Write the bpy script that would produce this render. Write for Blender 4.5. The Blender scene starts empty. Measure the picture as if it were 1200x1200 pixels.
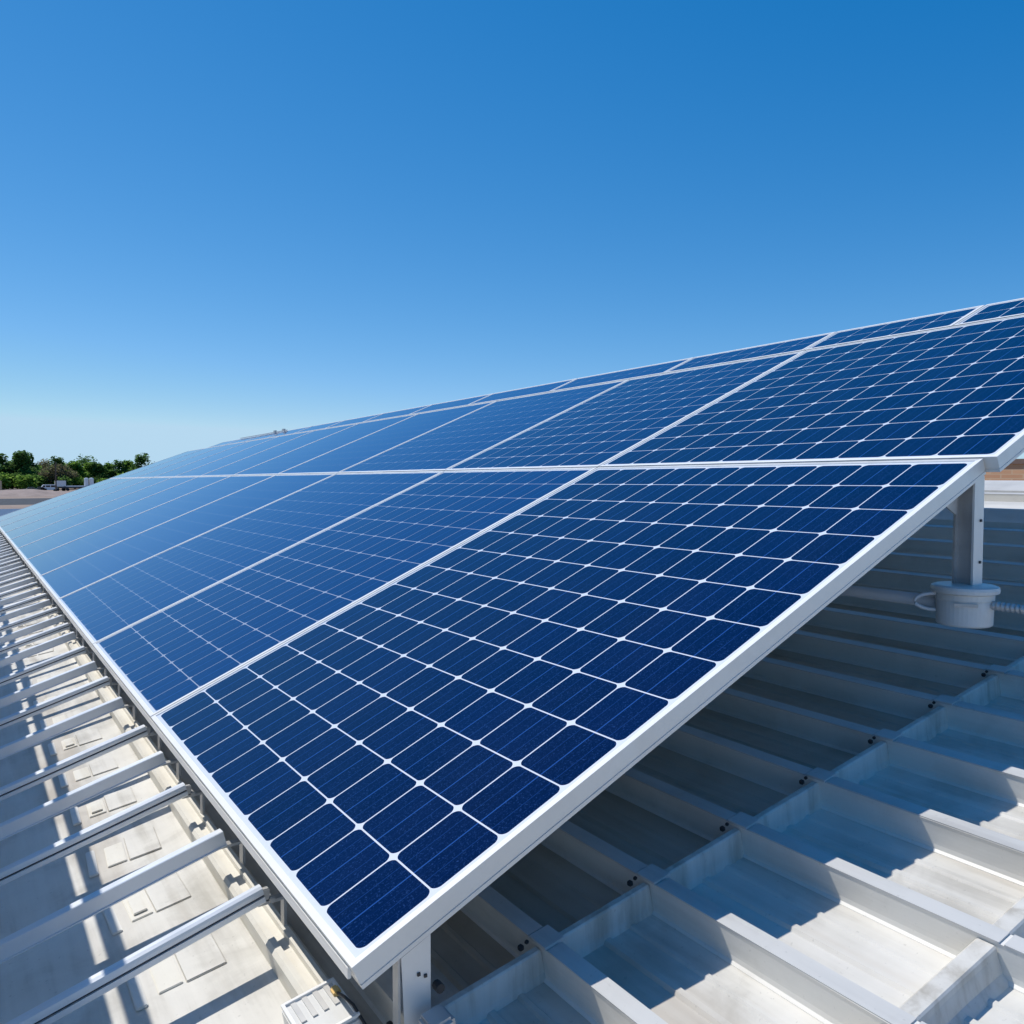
import bpy, bmesh, math, random
from mathutils import Vector, Matrix
random.seed(7)
R = math.radians
S = bpy.context.scene
COL = S.collection
H0 = 6.0                                   # eye height above the ground outside

# ------------------------------------------------------------------ camera
cam_d = bpy.data.cameras.new("camera"); cam = bpy.data.objects.new("camera", cam_d); COL.objects.link(cam)
cam_d.sensor_width = 36; cam_d.sensor_fit = 'HORIZONTAL'; cam_d.lens = 36 * 994.9 / 1200
cam_d.clip_start = 0.02; cam_d.clip_end = 12000
yaw, pit = .5789, -.0445
fwd = Vector((math.sin(yaw) * math.cos(pit), math.cos(yaw) * math.cos(pit), math.sin(pit)))
cam.location = (0, 0, H0); cam.rotation_euler = fwd.to_track_quat('-Z', 'Y').to_euler()
S.camera = cam

# ------------------------------------------------------------------ sky, sun, exposure
LS = Vector((-.34, .56, 1.0)).normalized()
elev = math.asin(LS.z); rot = math.atan2(LS.x, LS.y)
W = bpy.data.worlds.new("World"); S.world = W; W.use_nodes = True
wn = W.node_tree; wn.nodes.clear()
sky = wn.nodes.new('ShaderNodeTexSky'); sky.sky_type = 'NISHITA'; sky.sun_disc = False
sky.sun_elevation = elev; sky.sun_rotation = rot; sky.altitude = 0; sky.air_density = .7; sky.dust_density = 0; sky.ozone_density = 5
# per-channel tone of the clear polarised sky: out = k * (sky * .1) ** g - c
bg = wn.nodes.new('ShaderNodeBackground'); bg.inputs['Strength'].default_value = .1
wo = wn.nodes.new('ShaderNodeOutputWorld'); sp_ = wn.nodes.new('ShaderNodeSeparateColor'); cb_ = wn.nodes.new('ShaderNodeCombineColor')
wn.links.new(sky.outputs[0], sp_.inputs[0])
for i_, (k_, g_, c_) in enumerate(((1.47, 1.30, .041), (1.03, .90, 0), (1.05, .60, 0))):
    m0 = wn.nodes.new('ShaderNodeMath'); m0.operation = 'MULTIPLY'; m0.inputs[1].default_value = .1
    m1 = wn.nodes.new('ShaderNodeMath'); m1.operation = 'POWER'; m1.inputs[1].default_value = g_
    m2 = wn.nodes.new('ShaderNodeMath'); m2.operation = 'MULTIPLY'; m2.inputs[1].default_value = k_ / .1
    wn.links.new(sp_.outputs[i_], m0.inputs[0]); wn.links.new(m0.outputs[0], m1.inputs[0]); wn.links.new(m1.outputs[0], m2.inputs[0]); 
    m3 = wn.nodes.new('ShaderNodeMath'); m3.operation = 'SUBTRACT'; m3.inputs[1].default_value = c_ / .1; m4 = wn.nodes.new('ShaderNodeMath'); m4.operation = 'MAXIMUM'; m4.inputs[1].default_value = 0; m5 = wn.nodes.new('ShaderNodeMath'); m5.operation = 'MINIMUM'; m5.inputs[1].default_value = (.47, .69, .87)[i_] / .1
    wn.links.new(m2.outputs[0], m3.inputs[0]); wn.links.new(m3.outputs[0], m4.inputs[0]); wn.links.new(m4.outputs[0], m5.inputs[0]); wn.links.new(m5.outputs[0], cb_.inputs[i_])
wn.links.new(cb_.outputs[0], bg.inputs[0]); wn.links.new(bg.outputs[0], wo.inputs[0])
sl = bpy.data.lights.new("sun", 'SUN'); sl.energy = 3.7; sl.angle = R(.53); sl.color = (1, .955, .88)
sun = bpy.data.objects.new("sun", sl); COL.objects.link(sun)
sun.rotation_euler = LS.to_track_quat('Z', 'Y').to_euler(); sun.location = (0, 0, 60)
S.view_settings.view_transform = 'Standard'; S.view_settings.look = 'None'
S.view_settings.exposure = 0.0; S.view_settings.gamma = 1

# ------------------------------------------------------------------ materials
def NT(name):
    m = bpy.data.materials.new(name); m.use_nodes = True; nt = m.node_tree
    return m, nt, nt.nodes['Principled BSDF']
def N(nt, t, **k):
    n = nt.nodes.new(t)
    for a, v in k.items():
        if a in n.inputs: n.inputs[a].default_value = v
        else: setattr(n, a, v)
    return n
def MA(nt, op, a, b=None, c=None):
    n = nt.nodes.new('ShaderNodeMath'); n.operation = op
    for i, v in enumerate((a, b, c)):
        if v is None: continue
        if isinstance(v, (int, float)): n.inputs[i].default_value = v
        else: nt.links.new(v, n.inputs[i])
    return n.outputs[0]
def ramp(nt, src, stops):
    r = nt.nodes.new('ShaderNodeValToRGB'); e = r.color_ramp.elements
    while len(e) < len(stops): e.new(.5)
    for el, (p, c) in zip(e, stops): el.position = p; el.color = (*c, 1) if len(c) == 3 else c
    nt.links.new(src, r.inputs[0]); return r.outputs[0]
def mix(nt, f, a, b, mode='MIX'):
    n = nt.nodes.new('ShaderNodeMix'); n.data_type = 'RGBA'; n.blend_type = mode
    for k, v in ((0, f), (6, a), (7, b)):
        if isinstance(v, (int, float)): n.inputs[k].default_value = v
        elif isinstance(v, tuple): n.inputs[k].default_value = (*v, 1)
        else: nt.links.new(v, n.inputs[k])
    return n.outputs[2]
def coords(nt, scale=(1, 1, 1), rot=(0, 0, 0)):
    g = nt.nodes.new('ShaderNodeNewGeometry'); mp = nt.nodes.new('ShaderNodeMapping')
    mp.inputs['Scale'].default_value = scale; mp.inputs['Rotation'].default_value = rot
    nt.links.new(g.outputs['Position'], mp.inputs[0]); return mp.outputs[0]
def noise(nt, vec, scale, detail=4, rough=.55, dist=0):
    n = nt.nodes.new('ShaderNodeTexNoise'); n.inputs['Scale'].default_value = scale; n.inputs['Detail'].default_value = detail
    n.inputs['Roughness'].default_value = rough; n.inputs['Distortion'].default_value = dist
    nt.links.new(vec, n.inputs['Vector']); return n.outputs['Fac']
def bump(nt, p, h, strength, dist=.01):
    b = nt.nodes.new('ShaderNodeBump'); b.inputs['Strength'].default_value = strength; b.inputs['Distance'].default_value = dist
    nt.links.new(h, b.inputs['Height']); nt.links.new(b.outputs[0], p.inputs['Normal'])

def painted(name, base, dirt, amount=.5, rough=.45, metal=0, streak=(14, .7, 14), bmp=.15, fine=1.0, stain=0):
    """weathered painted or bare metal: streaks along Y, blotches, specks"""
    m, nt, p = NT(name)
    st = noise(nt, coords(nt, streak), 1.0, 6, .6, .3)
    bl = noise(nt, coords(nt), 5.5, 5, .6, .5)
    sp = noise(nt, coords(nt), 95, 2, .6)
    f = MA(nt, 'ADD', MA(nt, 'MULTIPLY', st, .55), MA(nt, 'MULTIPLY', bl, .45))
    d = ramp(nt, f, [(.36, (1, 1, 1)), (.46, (.5, .5, .5)), (.50, (.25, .25, .25)), (.60, (0, 0, 0))])
    f2 = MA(nt, 'MULTIPLY', d, amount)
    c = mix(nt, f2, base, dirt)
    if stain:
        bs = noise(nt, coords(nt, (5, .35, 5)), 1.0, 4, .55, .4)
        c = mix(nt, MA(nt, 'MULTIPLY', ramp(nt, bs, [(.52, (0, 0, 0)), (.68, (1, 1, 1))]), stain), c, (.33, .25, .16))
    spots = ramp(nt, sp, [(.67, (0, 0, 0)), (.74, (1, 1, 1))])
    c = mix(nt, MA(nt, 'MULTIPLY', spots, .28 * amount * fine), c, tuple(x * .35 for x in dirt))
    nt.links.new(c, p.inputs['Base Color'])
    rr = MA(nt, 'ADD', MA(nt, 'MULTIPLY', bl, .25), rough - .1)
    nt.links.new(rr, p.inputs['Roughness']); p.inputs['Metallic'].default_value = metal
    bump(nt, p, MA(nt, 'ADD', bl, MA(nt, 'MULTIPLY', sp, .15)), bmp, .006)
    return m
def plain(name, c, rough=.5, metal=0, var=.12, scale=6):
    m, nt, p = NT(name)
    n = noise(nt, coords(nt), scale, 4)
    col = ramp(nt, n, [(.3, tuple(x * (1 - var) for x in c)), (.7, tuple(min(1, x * (1 + var)) for x in c))])
    nt.links.new(col, p.inputs['Base Color']); p.inputs['Roughness'].default_value = rough; p.inputs['Metallic'].default_value = metal
    return m

M = {}
M['roof'] = painted('roof_paint', (.76, .735, .675), (.40, .375, .32), .78, .5, stain=.45)
M['deck_shade'] = painted('deck_shade_tone', (.60, .56, .48), (.36, .29, .21), .6, .5, stain=.5)  # darker, browner roof colour that deepens the shade under the array
M['rib'] = painted('rib_paint', (.81, .79, .735), (.46, .43, .37), .45, .45)
M['wallend'] = painted('upstand_paint', (.74, .715, .655), (.34, .30, .23), .7, .5, streak=(30, 30, 2.5))
M['cap'] = painted('cap_metal', (.64, .635, .61), (.34, .33, .31), .5, .45)
M['curb'] = painted('curb_paint', (.79, .76, .68), (.50, .43, .31), .5, .5)
M['floor_left'] = M['roof']
M['rail'] = painted('rail_aluminium', (.80, .83, .86), (.52, .53, .54), .3, .36, .2, streak=(3, 20, 3), bmp=.05, fine=.6)
M['frame'] = painted('frame_aluminium', (.80, .79, .76), (.56, .54, .50), .4, .36, .25, streak=(2, 9, 3), bmp=.04, fine=.4)
M['lip'] = plain('frame_lip', (.90, .89, .86), .35, 0, .03)
M['galv'] = painted('galvanised', (.58, .575, .56), (.33, .33, .33), .4, .42, .45, bmp=.05, fine=.5)
M['backing'] = plain('module_backing', (.42, .42, .41), .6)
M['dark'] = plain('dark_steel', (.05, .05, .052), .5, .3)
M['box'] = painted('box_enamel', (.76, .76, .74), (.48, .46, .41), .35, .35, bmp=.04, fine=.5)
M['label'] = plain('yellow_fitting', (.75, .52, .20), .5)
M['pipe'] = plain('grey_pvc', (.60, .62, .64), .4, 0, .06)

def glass_mat():
    m, nt, p = NT('solar_glass')
    uv = nt.nodes.new('ShaderNodeUVMap'); uv.uv_map = 'cell'
    sep = nt.nodes.new('ShaderNodeSeparateXYZ'); nt.links.new(uv.outputs[0], sep.inputs[0])
    at = nt.nodes.new('ShaderNodeAttribute'); at.attribute_name = 'grid'; at.attribute_type = 'GEOMETRY'
    ats = nt.nodes.new('ShaderNodeSeparateXYZ'); nt.links.new(at.outputs['Vector'], ats.inputs[0])
    u, v = sep.outputs[0], sep.outputs[1]; nu, nv = ats.outputs[0], ats.outputs[1]
    def edge(x):
        fr = MA(nt, 'FRACT', x); return fr, MA(nt, 'MINIMUM', fr, MA(nt, 'SUBTRACT', 1, fr))
    fu, du = edge(u); fv, dv = edge(v)
    du = MA(nt, 'MULTIPLY', du, .155); dv = MA(nt, 'MULTIPLY', dv, .146)
    g = MA(nt, 'MINIMUM', du, dv)
    line = MA(nt, 'LESS_THAN', g, .0017)
    # rounded corner: distance to the centre of a corner circle of radius r
    r = .0165
    a = MA(nt, 'MAXIMUM', MA(nt, 'SUBTRACT', r + .0015, du), 0); b = MA(nt, 'MAXIMUM', MA(nt, 'SUBTRACT', r + .0015, dv), 0)
    rad = MA(nt, 'SQRT', MA(nt, 'ADD', MA(nt, 'MULTIPLY', a, a), MA(nt, 'MULTIPLY', b, b)))
    cor = MA(nt, 'GREATER_THAN', rad, r)
    out = MA(nt, 'MAXIMUM', MA(nt, 'LESS_THAN', u, 0), MA(nt, 'MAXIMUM', MA(nt, 'LESS_THAN', v, 0), MA(nt, 'MAXIMUM', MA(nt, 'GREATER_THAN', u, nu), MA(nt, 'GREATER_THAN', v, nv))))
    white = MA(nt, 'MAXIMUM', MA(nt, 'MULTIPLY', MA(nt, 'MAXIMUM', line, cor), ats.outputs[2]), out)
    # bus bars: centre one bright, two either side faint, all up the slope
    def bar(c, w): return MA(nt, 'LESS_THAN', MA(nt, 'ABSOLUTE', MA(nt, 'SUBTRACT', fu, c)), w)
    b1 = bar(.5, .009); b2 = MA(nt, 'MAXIMUM', bar(.25, .006), bar(.75, .006))
    b3 = MA(nt, 'MAXIMUM', bar(.125, .004), MA(nt, 'MAXIMUM', bar(.375, .004), MA(nt, 'MAXIMUM', bar(.625, .004), bar(.875, .004))))
    cell_id = nt.nodes.new('ShaderNodeTexWhiteNoise'); cell_id.noise_dimensions = '3D'
    cx = nt.nodes.new('ShaderNodeCombineXYZ'); nt.links.new(MA(nt, 'FLOOR', u), cx.inputs[0]); nt.links.new(MA(nt, 'FLOOR', v), cx.inputs[1])
    oi = nt.nodes.new('ShaderNodeObjectInfo'); nt.links.new(oi.outputs['Random'], cx.inputs[2]); nt.links.new(cx.outputs[0], cell_id.inputs[0])
    uvm = nt.nodes.new('ShaderNodeMapping'); uvm.inputs['Scale'].default_value = (9, .7, 1); nt.links.new(uv.outputs[0], uvm.inputs[0])
    stn = noise(nt, uvm.outputs[0], 1.6, 5, .65, .2)
    grain = noise(nt, coords(nt), 260, 2, .7)
    c = ramp(nt, stn, [(.3, (.0002, .0016, .013)), (.7, (.0004, .0038, .029))])
    c = mix(nt, MA(nt, 'MULTIPLY', cell_id.outputs[0], .6), c, (.0006, .0055, .040))
    c = mix(nt, MA(nt, 'MULTIPLY', ramp(nt, grain, [(.56, (0, 0, 0)), (.70, (1, 1, 1))]), .5), c, (.03, .085, .26))
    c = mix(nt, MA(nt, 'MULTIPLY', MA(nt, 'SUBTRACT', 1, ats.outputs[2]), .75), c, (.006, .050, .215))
    c = mix(nt, MA(nt, 'MULTIPLY', b3, .35), c, (.008, .03, .13))
    c = mix(nt, MA(nt, 'MULTIPLY', b2, .6), c, (.012, .05, .20))
    c = mix(nt, MA(nt, 'MULTIPLY', b1, .85), c, (.025, .10, .36))
    sm = noise(nt, uvm.outputs[0], 2.3, 8, .75, 1.6)
    c = mix(nt, MA(nt, 'MULTIPLY', ramp(nt, sm, [(.55, (0, 0, 0)), (.72, (1, 1, 1))]), .22), c, (.012, .05, .18))
    c = mix(nt, white, c, (.78, .82, .88))
    dust = noise(nt, coords(nt), 3.2, 6, .65, .8)
    c = mix(nt, MA(nt, "MULTIPLY", ramp(nt, dust, [(.42, (0, 0, 0)), (.75, (1, 1, 1))]), .005), c, (.5, .55, .62))
    nt.links.new(c, p.inputs['Base Color'])
    nt.links.new(MA(nt, 'ADD', .02, MA(nt, 'MULTIPLY', dust, .08)), p.inputs['Roughness'])
    p.inputs['IOR'].default_value = 1.72; p.inputs['Specular Tint'].default_value = (.11, .36, .9, 1)
    return m
M['glass'] = glass_mat()

# ------------------------------------------------------------------ mesh helpers (coordinates relative to the eye; z gets + H0)
def P3(x, y, z): return Vector((x, y, z + H0))
def emp(name, loc, label=None, cat=None, group=None):
    o = bpy.data.objects.new(name, None); COL.objects.link(o); o.location = loc; o.empty_display_size = .1
    if label: tag(o, label, cat, group)
    return o
def tag(o, label=None, cat=None, group=None, kind=None):
    if label: o['label'] = label
    if cat: o['category'] = cat
    if group: o['group'] = group
    if kind: o['kind'] = kind
    return o
def build(name, bm, mat, parent=None, origin=None, smooth=False, bevel=0):
    """bm holds world coordinates; the object gets its own origin"""
    me = bpy.data.meshes.new(name)
    org = Vector(origin) if origin is not None else Vector((0, 0, 0))
    pl = parent.matrix_world.copy() if parent else Matrix()
    if parent:
        loc = Vector((0, 0, 0)); q = parent
        while q: loc += q.location; q = q.parent
    else: loc = org
    bmesh.ops.translate(bm, verts=bm.verts, vec=-loc)
    if bevel:
        bmesh.ops.bevel(bm, geom=[e for e in bm.edges if e.is_manifold and e.calc_face_angle(0) > .5], offset=bevel, segments=2, affect='EDGES', clamp_overlap=True)
    bmesh.ops.recalc_face_normals(bm, faces=bm.faces)
    bm.to_mesh(me); bm.free()
    if smooth:
        for f in me.polygons: f.use_smooth = True
    mats = mat if isinstance(mat, (list, tuple)) else [mat]
    for x in mats: me.materials.append(x)
    o = bpy.data.objects.new(name, me); COL.objects.link(o)
    if parent: o.parent = parent
    else: o.location = loc
    return o
def hexa(bm, c, mi=0):
    """8 corners: bottom 4 (ccw) then top 4"""
    v = [bm.verts.new(q) for q in c]
    for f in ((3, 2, 1, 0), (4, 5, 6, 7), (0, 1, 5, 4), (1, 2, 6, 5), (2, 3, 7, 6), (3, 0, 4, 7)):
        bm.faces.new([v[i] for i in f]).material_index = mi
def box(bm, c, s, mi=0, rot=None):
    m = rot or Matrix.Identity(3); c = Vector(c)
    q = [c + m @ Vector((sx * s[0] / 2, sy * s[1] / 2, sz * s[2] / 2)) for sz in (-1, 1) for sx, sy in ((-1, -1), (1, -1), (1, 1), (-1, 1))]
    hexa(bm, q, mi)
def beam(bm, a, b, w, h, up=Vector((0, 0, 1)), mi=0):
    """box from a to b, width w sideways, height h along up, axis through the middle"""
    a = Vector(a); b = Vector(b); d = (b - a).normalized(); s = d.cross(up).normalized(); u = s.cross(d)
    q = [p + s * (sx * w / 2) + u * (sz * h / 2) for sz in (-1, 1) for p, sx in ((a, -1), (a, 1), (b, 1), (b, -1))]
    hexa(bm, q, mi)
def sweep(bm, a, b, prof, up=Vector((0, 0, 1)), mi=0, cap=True):
    """closed 2-D profile (side, up) swept from a to b"""
    a = Vector(a); b = Vector(b); d = (b - a).normalized(); s = d.cross(up).normalized(); u = s.cross(d)
    A = [bm.verts.new(a + s * x + u * y) for x, y in prof]; B = [bm.verts.new(b + s * x + u * y) for x, y in prof]
    n = len(prof)
    for i in range(n): bm.faces.new((A[i], A[(i + 1) % n], B[(i + 1) % n], B[i])).material_index = mi
    if cap: bm.faces.new(A).material_index = mi; bm.faces.new(B[::-1]).material_index = mi
def tube(bm, pts, r, n=12, cap=True):
    pts = [Vector(p) for p in pts]; rings = []
    for i, p in enumerate(pts):
        d = (pts[min(i + 1, len(pts) - 1)] - pts[max(i - 1, 0)]).normalized()
        s = d.cross(Vector((0, 0, 1)))
        if s.length < .01: s = Vector((1, 0, 0))
        s.normalize(); u = s.cross(d); rr = r[i] if isinstance(r, (list, tuple)) else r
        rings.append([bm.verts.new(p + s * (math.cos(t) * rr) + u * (math.sin(t) * rr)) for t in [k * 2 * math.pi / n for k in range(n)]])
    for A, B in zip(rings, rings[1:]):
        for k in range(n): bm.faces.new((A[k], A[(k + 1) % n], B[(k + 1) % n], B[k]))
    if cap: bm.faces.new(rings[0]); bm.faces.new(rings[-1][::-1])
def lathe(bm, c, prof, n=40):
    c = Vector(c); rings = []
    for r, z in prof: rings.append([bm.verts.new(c + Vector((math.cos(t) * r, math.sin(t) * r, z))) for t in [k * 2 * math.pi / n for k in range(n)]])
    for A, B in zip(rings, rings[1:]):
        for k in range(n): bm.faces.new((A[k], A[(k + 1) % n], B[(k + 1) % n], B[k]))
    bm.faces.new(rings[0][::-1]); bm.faces.new(rings[-1])
ORD = ['first', 'second', 'third', 'fourth', 'fifth', 'sixth', 'seventh', 'eighth', 'ninth', 'tenth', 'eleventh', 'twelfth', 'thirteenth', 'fourteenth', 'fifteenth', 'sixteenth', 'seventeenth', 'eighteenth', 'nineteenth', 'twentieth']
def ordn(k):
    if k < 20: return ORD[k]
    t = {2: 'twenty', 3: 'thirty', 4: 'forty'}[(k + 1) // 10]; u = (k + 1) % 10
    return {'twenty': 'twentieth', 'thirty': 'thirtieth', 'forty': 'fortieth'}[t] if u == 0 else t + '-' + ORD[u - 1]

# ------------------------------------------------------------------ the setting: ground
SL = .19; ZF = -1.07                        # roof slope, pan floor height below the eye at X = 0
def fl(x): return ZF + SL * x
RX1 = 5.05; RX0 = -6.0; RY0 = -7.0; RY1 = 17.2
NR = Vector((-SL, 0, 1)).normalized()

def dirt_mat():
    m, nt, p = NT('dry_earth')
    a = noise(nt, coords(nt), .02, 6, .6, .4); b = noise(nt, coords(nt), .35, 5, .6)
    c = ramp(nt, MA(nt, 'ADD', MA(nt, 'MULTIPLY', a, .7), MA(nt, 'MULTIPLY', b, .3)), [(.35, (.21, .15, .11)), (.5, (.32, .23, .175)), (.65, (.40, .31, .245))])
    nt.links.new(c, p.inputs['Base Color']); p.inputs['Roughness'].default_value = .95; return m
M['dirt'] = dirt_mat()
M['asphalt'] = plain('asphalt', (.05, .052, .058), .9, 0, .3, .5)
bm = bmesh.new()


v = [bm.verts.new(q) for q in ((-4500, -1500, 0), (4500, -1500, 0), (4500, 7000, 0), (-4500, 7000, 0))]; bm.faces.new(v)
tag(build('ground', bm, M['dirt']), kind='structure')
bm = bmesh.new()
v = [bm.verts.new(q) for q in ((-600, 196, .01), (900, 186, .01), (900, 236, .01), (-600, 246, .01))]; bm.faces.new(v)
tag(build('road', bm, M['asphalt']), kind='structure')
bm = bmesh.new()                            # low earth bank behind the road
for i in range(60):
    x0 = -60 + i * 6; x1 = x0 + 6
    def hz(x): return .35 + 1.7 * math.exp(-((x - 17) / 9) ** 2) + .25 * math.sin(x * .23)
    r0 = [(x0, 262, -.05), (x0, 272, hz(x0)), (x0, 286, hz(x0) * .9), (x0, 300, -.05)]; r1 = [(x1, 262, -.05), (x1, 272, hz(x1)), (x1, 286, hz(x1) * .9), (x1, 300, -.05)]
    for k in range(3): bm.faces.new([bm.verts.new(q) for q in (r0[k], r1[k], r1[k + 1], r0[k + 1])])
bmesh.ops.remove_doubles(bm, verts=bm.verts, dist=.001)
tag(build('earth_bank', bm, plain('pale_earth', (.34, .26, .22), .95, 0, .2, .3), smooth=True), kind='structure')

# ------------------------------------------------------------------ the building whose roof we stand on
bld = emp('commercial_building', P3(5, 5, -H0), 'cream metal roofed building with tall ribs under the solar array', 'building')
RIBS = [.882 + .258 * k for k in range(-1, 16)]
bm = bmesh.new()
# deck cross-section with a small step in every pan
prof = []; x = RX0
prof.append((RX0, 0))
for k, rx in enumerate(RIBS):
    for a, h in ((.112, 0), (.117, .006), (.128, .006), (.133, 0), (.175, 0), (.179, .004), (.187, .004), (.191, 0)):
        prof.append((rx + a, h))
for rx in (-.2, -.75, -1.3, -1.85, -2.4):
    for a, h in ((0, 0), (.004, .010), (.012, .010), (.016, 0)): prof.insert(1, (rx - a, h)) if False else prof.append((rx + a, h))
prof.append((RX1, 0)); prof.sort()
rows = []
for y in (RY0, -2, 1.222, 3, 8, 13, RY1): rows.append([bm.verts.new(P3(a, y, fl(a) + h)) for a, h in prof])
for A, B in zip(rows, rows[1:]):
    for i in range(len(prof) - 1): bm.faces.new((A[i], A[i + 1], B[i + 1], B[i]))
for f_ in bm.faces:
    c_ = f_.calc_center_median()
    if c_.y > 1.2 and .62 < c_.x < 3.35: f_.material_index = 1  # shade tone only on the deck the panels cover
build('roof_deck', bm, [M['roof'], M['deck_shade']], bld)
# the far slope of the roof and its ridge cap
bm = bmesh.new()
hexa(bm, [P3(RX1, RY0, fl(RX1) - .1), P3(RX1 + 9, RY0, fl(RX1) - 1.9), P3(RX1 + 9, RY1, fl(RX1) - 1.9), P3(RX1, RY1, fl(RX1) - .1),
          P3(RX1, RY0, fl(RX1)), P3(RX1 + 9, RY0, fl(RX1) - 1.7), P3(RX1 + 9, RY1, fl(RX1) - 1.7), P3(RX1, RY1, fl(RX1))])
build('roof_back_slope', bm, M['roof'], bld)
bm = bmesh.new()
sweep(bm, P3(RX1 - .02, RY0, fl(RX1)), P3(RX1 - .02, RY1, fl(RX1)), [(-.16, .02), (0, .075), (.16, .03), (.16, -.03), (-.16, -.045)])
build('ridge_cap', bm, M['cap'], bld)
bm = bmesh.new()
xa, xb = RX0 + .25, RX1 + 8.7
for (x0, y0, x1, y1) in ((xa, RY0 + .2, xb, RY0 + .2), (xb, RY0 + .2, xb, RY1 - .25), (xb, RY1 - .25, xa, RY1 - .25), (xa, RY1 - .25, xa, RY0 + .2)):
    n = 10; d = Vector((x1 - x0, y1 - y0, 0)); s = Vector((-d.y, d.x, 0)).normalized() * .2
    def top(x): return (fl(x) if x < RX1 else fl(RX1) - (x - RX1) * .19) - .12
    for i in range(n):
        a = Vector((x0, y0, 0)) + d * (i / n); b = Vector((x0, y0, 0)) + d * ((i + 1) / n)
        hexa(bm, [Vector((a.x, a.y, 0)), Vector((b.x, b.y, 0)), Vector((b.x, b.y, 0)) + s, Vector((a.x, a.y, 0)) + s,
                  P3(a.x, a.y, top(a.x)), P3(b.x, b.y, top(b.x)), P3(b.x, b.y, top(b.x)) + s, P3(a.x, a.y, top(a.x)) + s])
build('wall', bm, M['curb'], bld)
# ribs
RH = .062
for k, rx in enumerate(RIBS):
    bm = bmesh.new()
    z = fl(rx)
    # profile in the X/normal plane, slightly concave faces
    pr = [(-.026, -.004), (-.026, .001), (-.0205, .005), (-.0185, .014), (-.016, RH - .008), (-.0165, RH), (.0165, RH), (.0165, RH - .007), (.019, .018), (.024, .004), (.032, .001), (.032, -.004)]
    ys = [RY0 + .05, -.336, .18, .696, 1.21, 4.2, 7.2, 10.2, 13.2, RY1 - .05]
    rng = random.Random(k)
    rings = []
    for y in ys:
        dx = rng.uniform(-.0015, .0015)
        rings.append([bm.verts.new(P3(rx + dx, y, z) + Vector((1, 0, SL)).normalized() * a + NR * b) for a, b in pr])
    n = len(pr)
    for A, B in zip(rings, rings[1:]):
        for i in range(n): bm.faces.new((A[i], A[(i + 1) % n], B[(i + 1) % n], B[i]))
    bm.faces.new(rings[0]); bm.faces.new(rings[-1][::-1])
    rib = build('rib', bm, M['rib'], bld)
    # lapped cap strips over the rib top, one per bay, with small gaps at the joints
    bm = bmesh.new()
    T = Vector((1, 0, SL)).normalized()
    for (a, b) in ((-.33, .155), (.163, .672), (.680, 1.192), (1.252, 4.1), (4.16, 7.1), (7.16, 10.1), (10.16, 13.1), (13.16, RY1 - .1)):
        c0 = P3(rx, a, z) + NR * (RH + .0016); c1 = P3(rx, b, z) + NR * (RH + .0016)
        beam(bm, c0, c1, .0335, .0028, NR)
    build('cap_strip', bm, M['cap'], rib)
# cross upstands between the ribs
for Y, curved in ((1.222, 0), (.70, 1), (.18, 1), (-.34, 1)):
    for k in range(len(RIBS) - 1):
        if Y < .5 and not (0 <= k < 9): continue
        a, b = RIBS[k] + .0175, RIBS[k + 1] - .0175
        bm = bmesh.new(); n = 8; rings = []
        for i in range(n + 1):
            t = i / n; x = a + (b - a) * t
            sag = -.004 * math.sin(math.pi * t) if curved else 0
            hb = RH - .006 + (sag if curved else 0)
            w = .034 if curved else .020; foot = .022 if curved else .006
            yy = Y + (.003 * math.sin(math.pi * t) if curved else 0)
            o = P3(x, yy, fl(x))
            Y_ = Vector((0, 1, 0))
            rings.append([bm.verts.new(o + Y_ * q + NR * h) for q, h in ((-w / 2 - foot, -.003), (-w / 2 - foot * .3, .014), (-w / 2, .04), (-w / 2 + .001, hb - .003), (-w / 2 + .004, hb), (w / 2 - .004, hb), (w / 2, hb - .003), (w / 2 + .002, .02), (w / 2 + foot * .6, -.003))])
        m_ = len(rings[0])
        for A, B in zip(rings, rings[1:]):
            for i in range(m_): bm.faces.new((A[i], A[(i + 1) % m_], B[(i + 1) % m_], B[i]))
        bm.faces.new(rings[0]); bm.faces.new(rings[-1][::-1])
        build('cross_upstand', bm, M['wallend'], bld)
# bolts and joint plates along the end upstand
for k, rx in enumerate(RIBS):
    bm = bmesh.new()
    c = P3(rx, 1.222, fl(rx)) + NR * (RH + .003)
    T = Vector((1, 0, SL)).normalized()
    rm = Matrix((T, Vector((0, 1, 0)), NR)).transposed()
    box(bm, c + T * .004, (.044, .052, .006), rot=rm)
    build('joint_plate', bm, M['cap'], bld, bevel=.001)
    if k > 12: continue
    bm = bmesh.new()
    box(bm, P3(rx - .043, 1.240, fl(rx)) + NR * .052, (.010, .010, .010), rot=rm)
    box(bm, P3(rx - .030, 1.238, fl(rx)) + NR * .060, (.008, .007, .007), rot=rm)
    build('bolt', bm, M['dark'], bld, bevel=.002)
# raised vent housing and ledges near the ridge
bm = bmesh.new()
X0 = 4.25
sweep(bm, P3(X0, 1.95, fl(X0)), P3(X0, RY1 - 1, fl(X0)), [(-.12, -.02), (-.12, .06), (-.06, .11), (.10, .11), (.12, .09), (.12, -.02)], up=NR)
build('ridge_curb', bm, M['rib'], bld)

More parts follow.
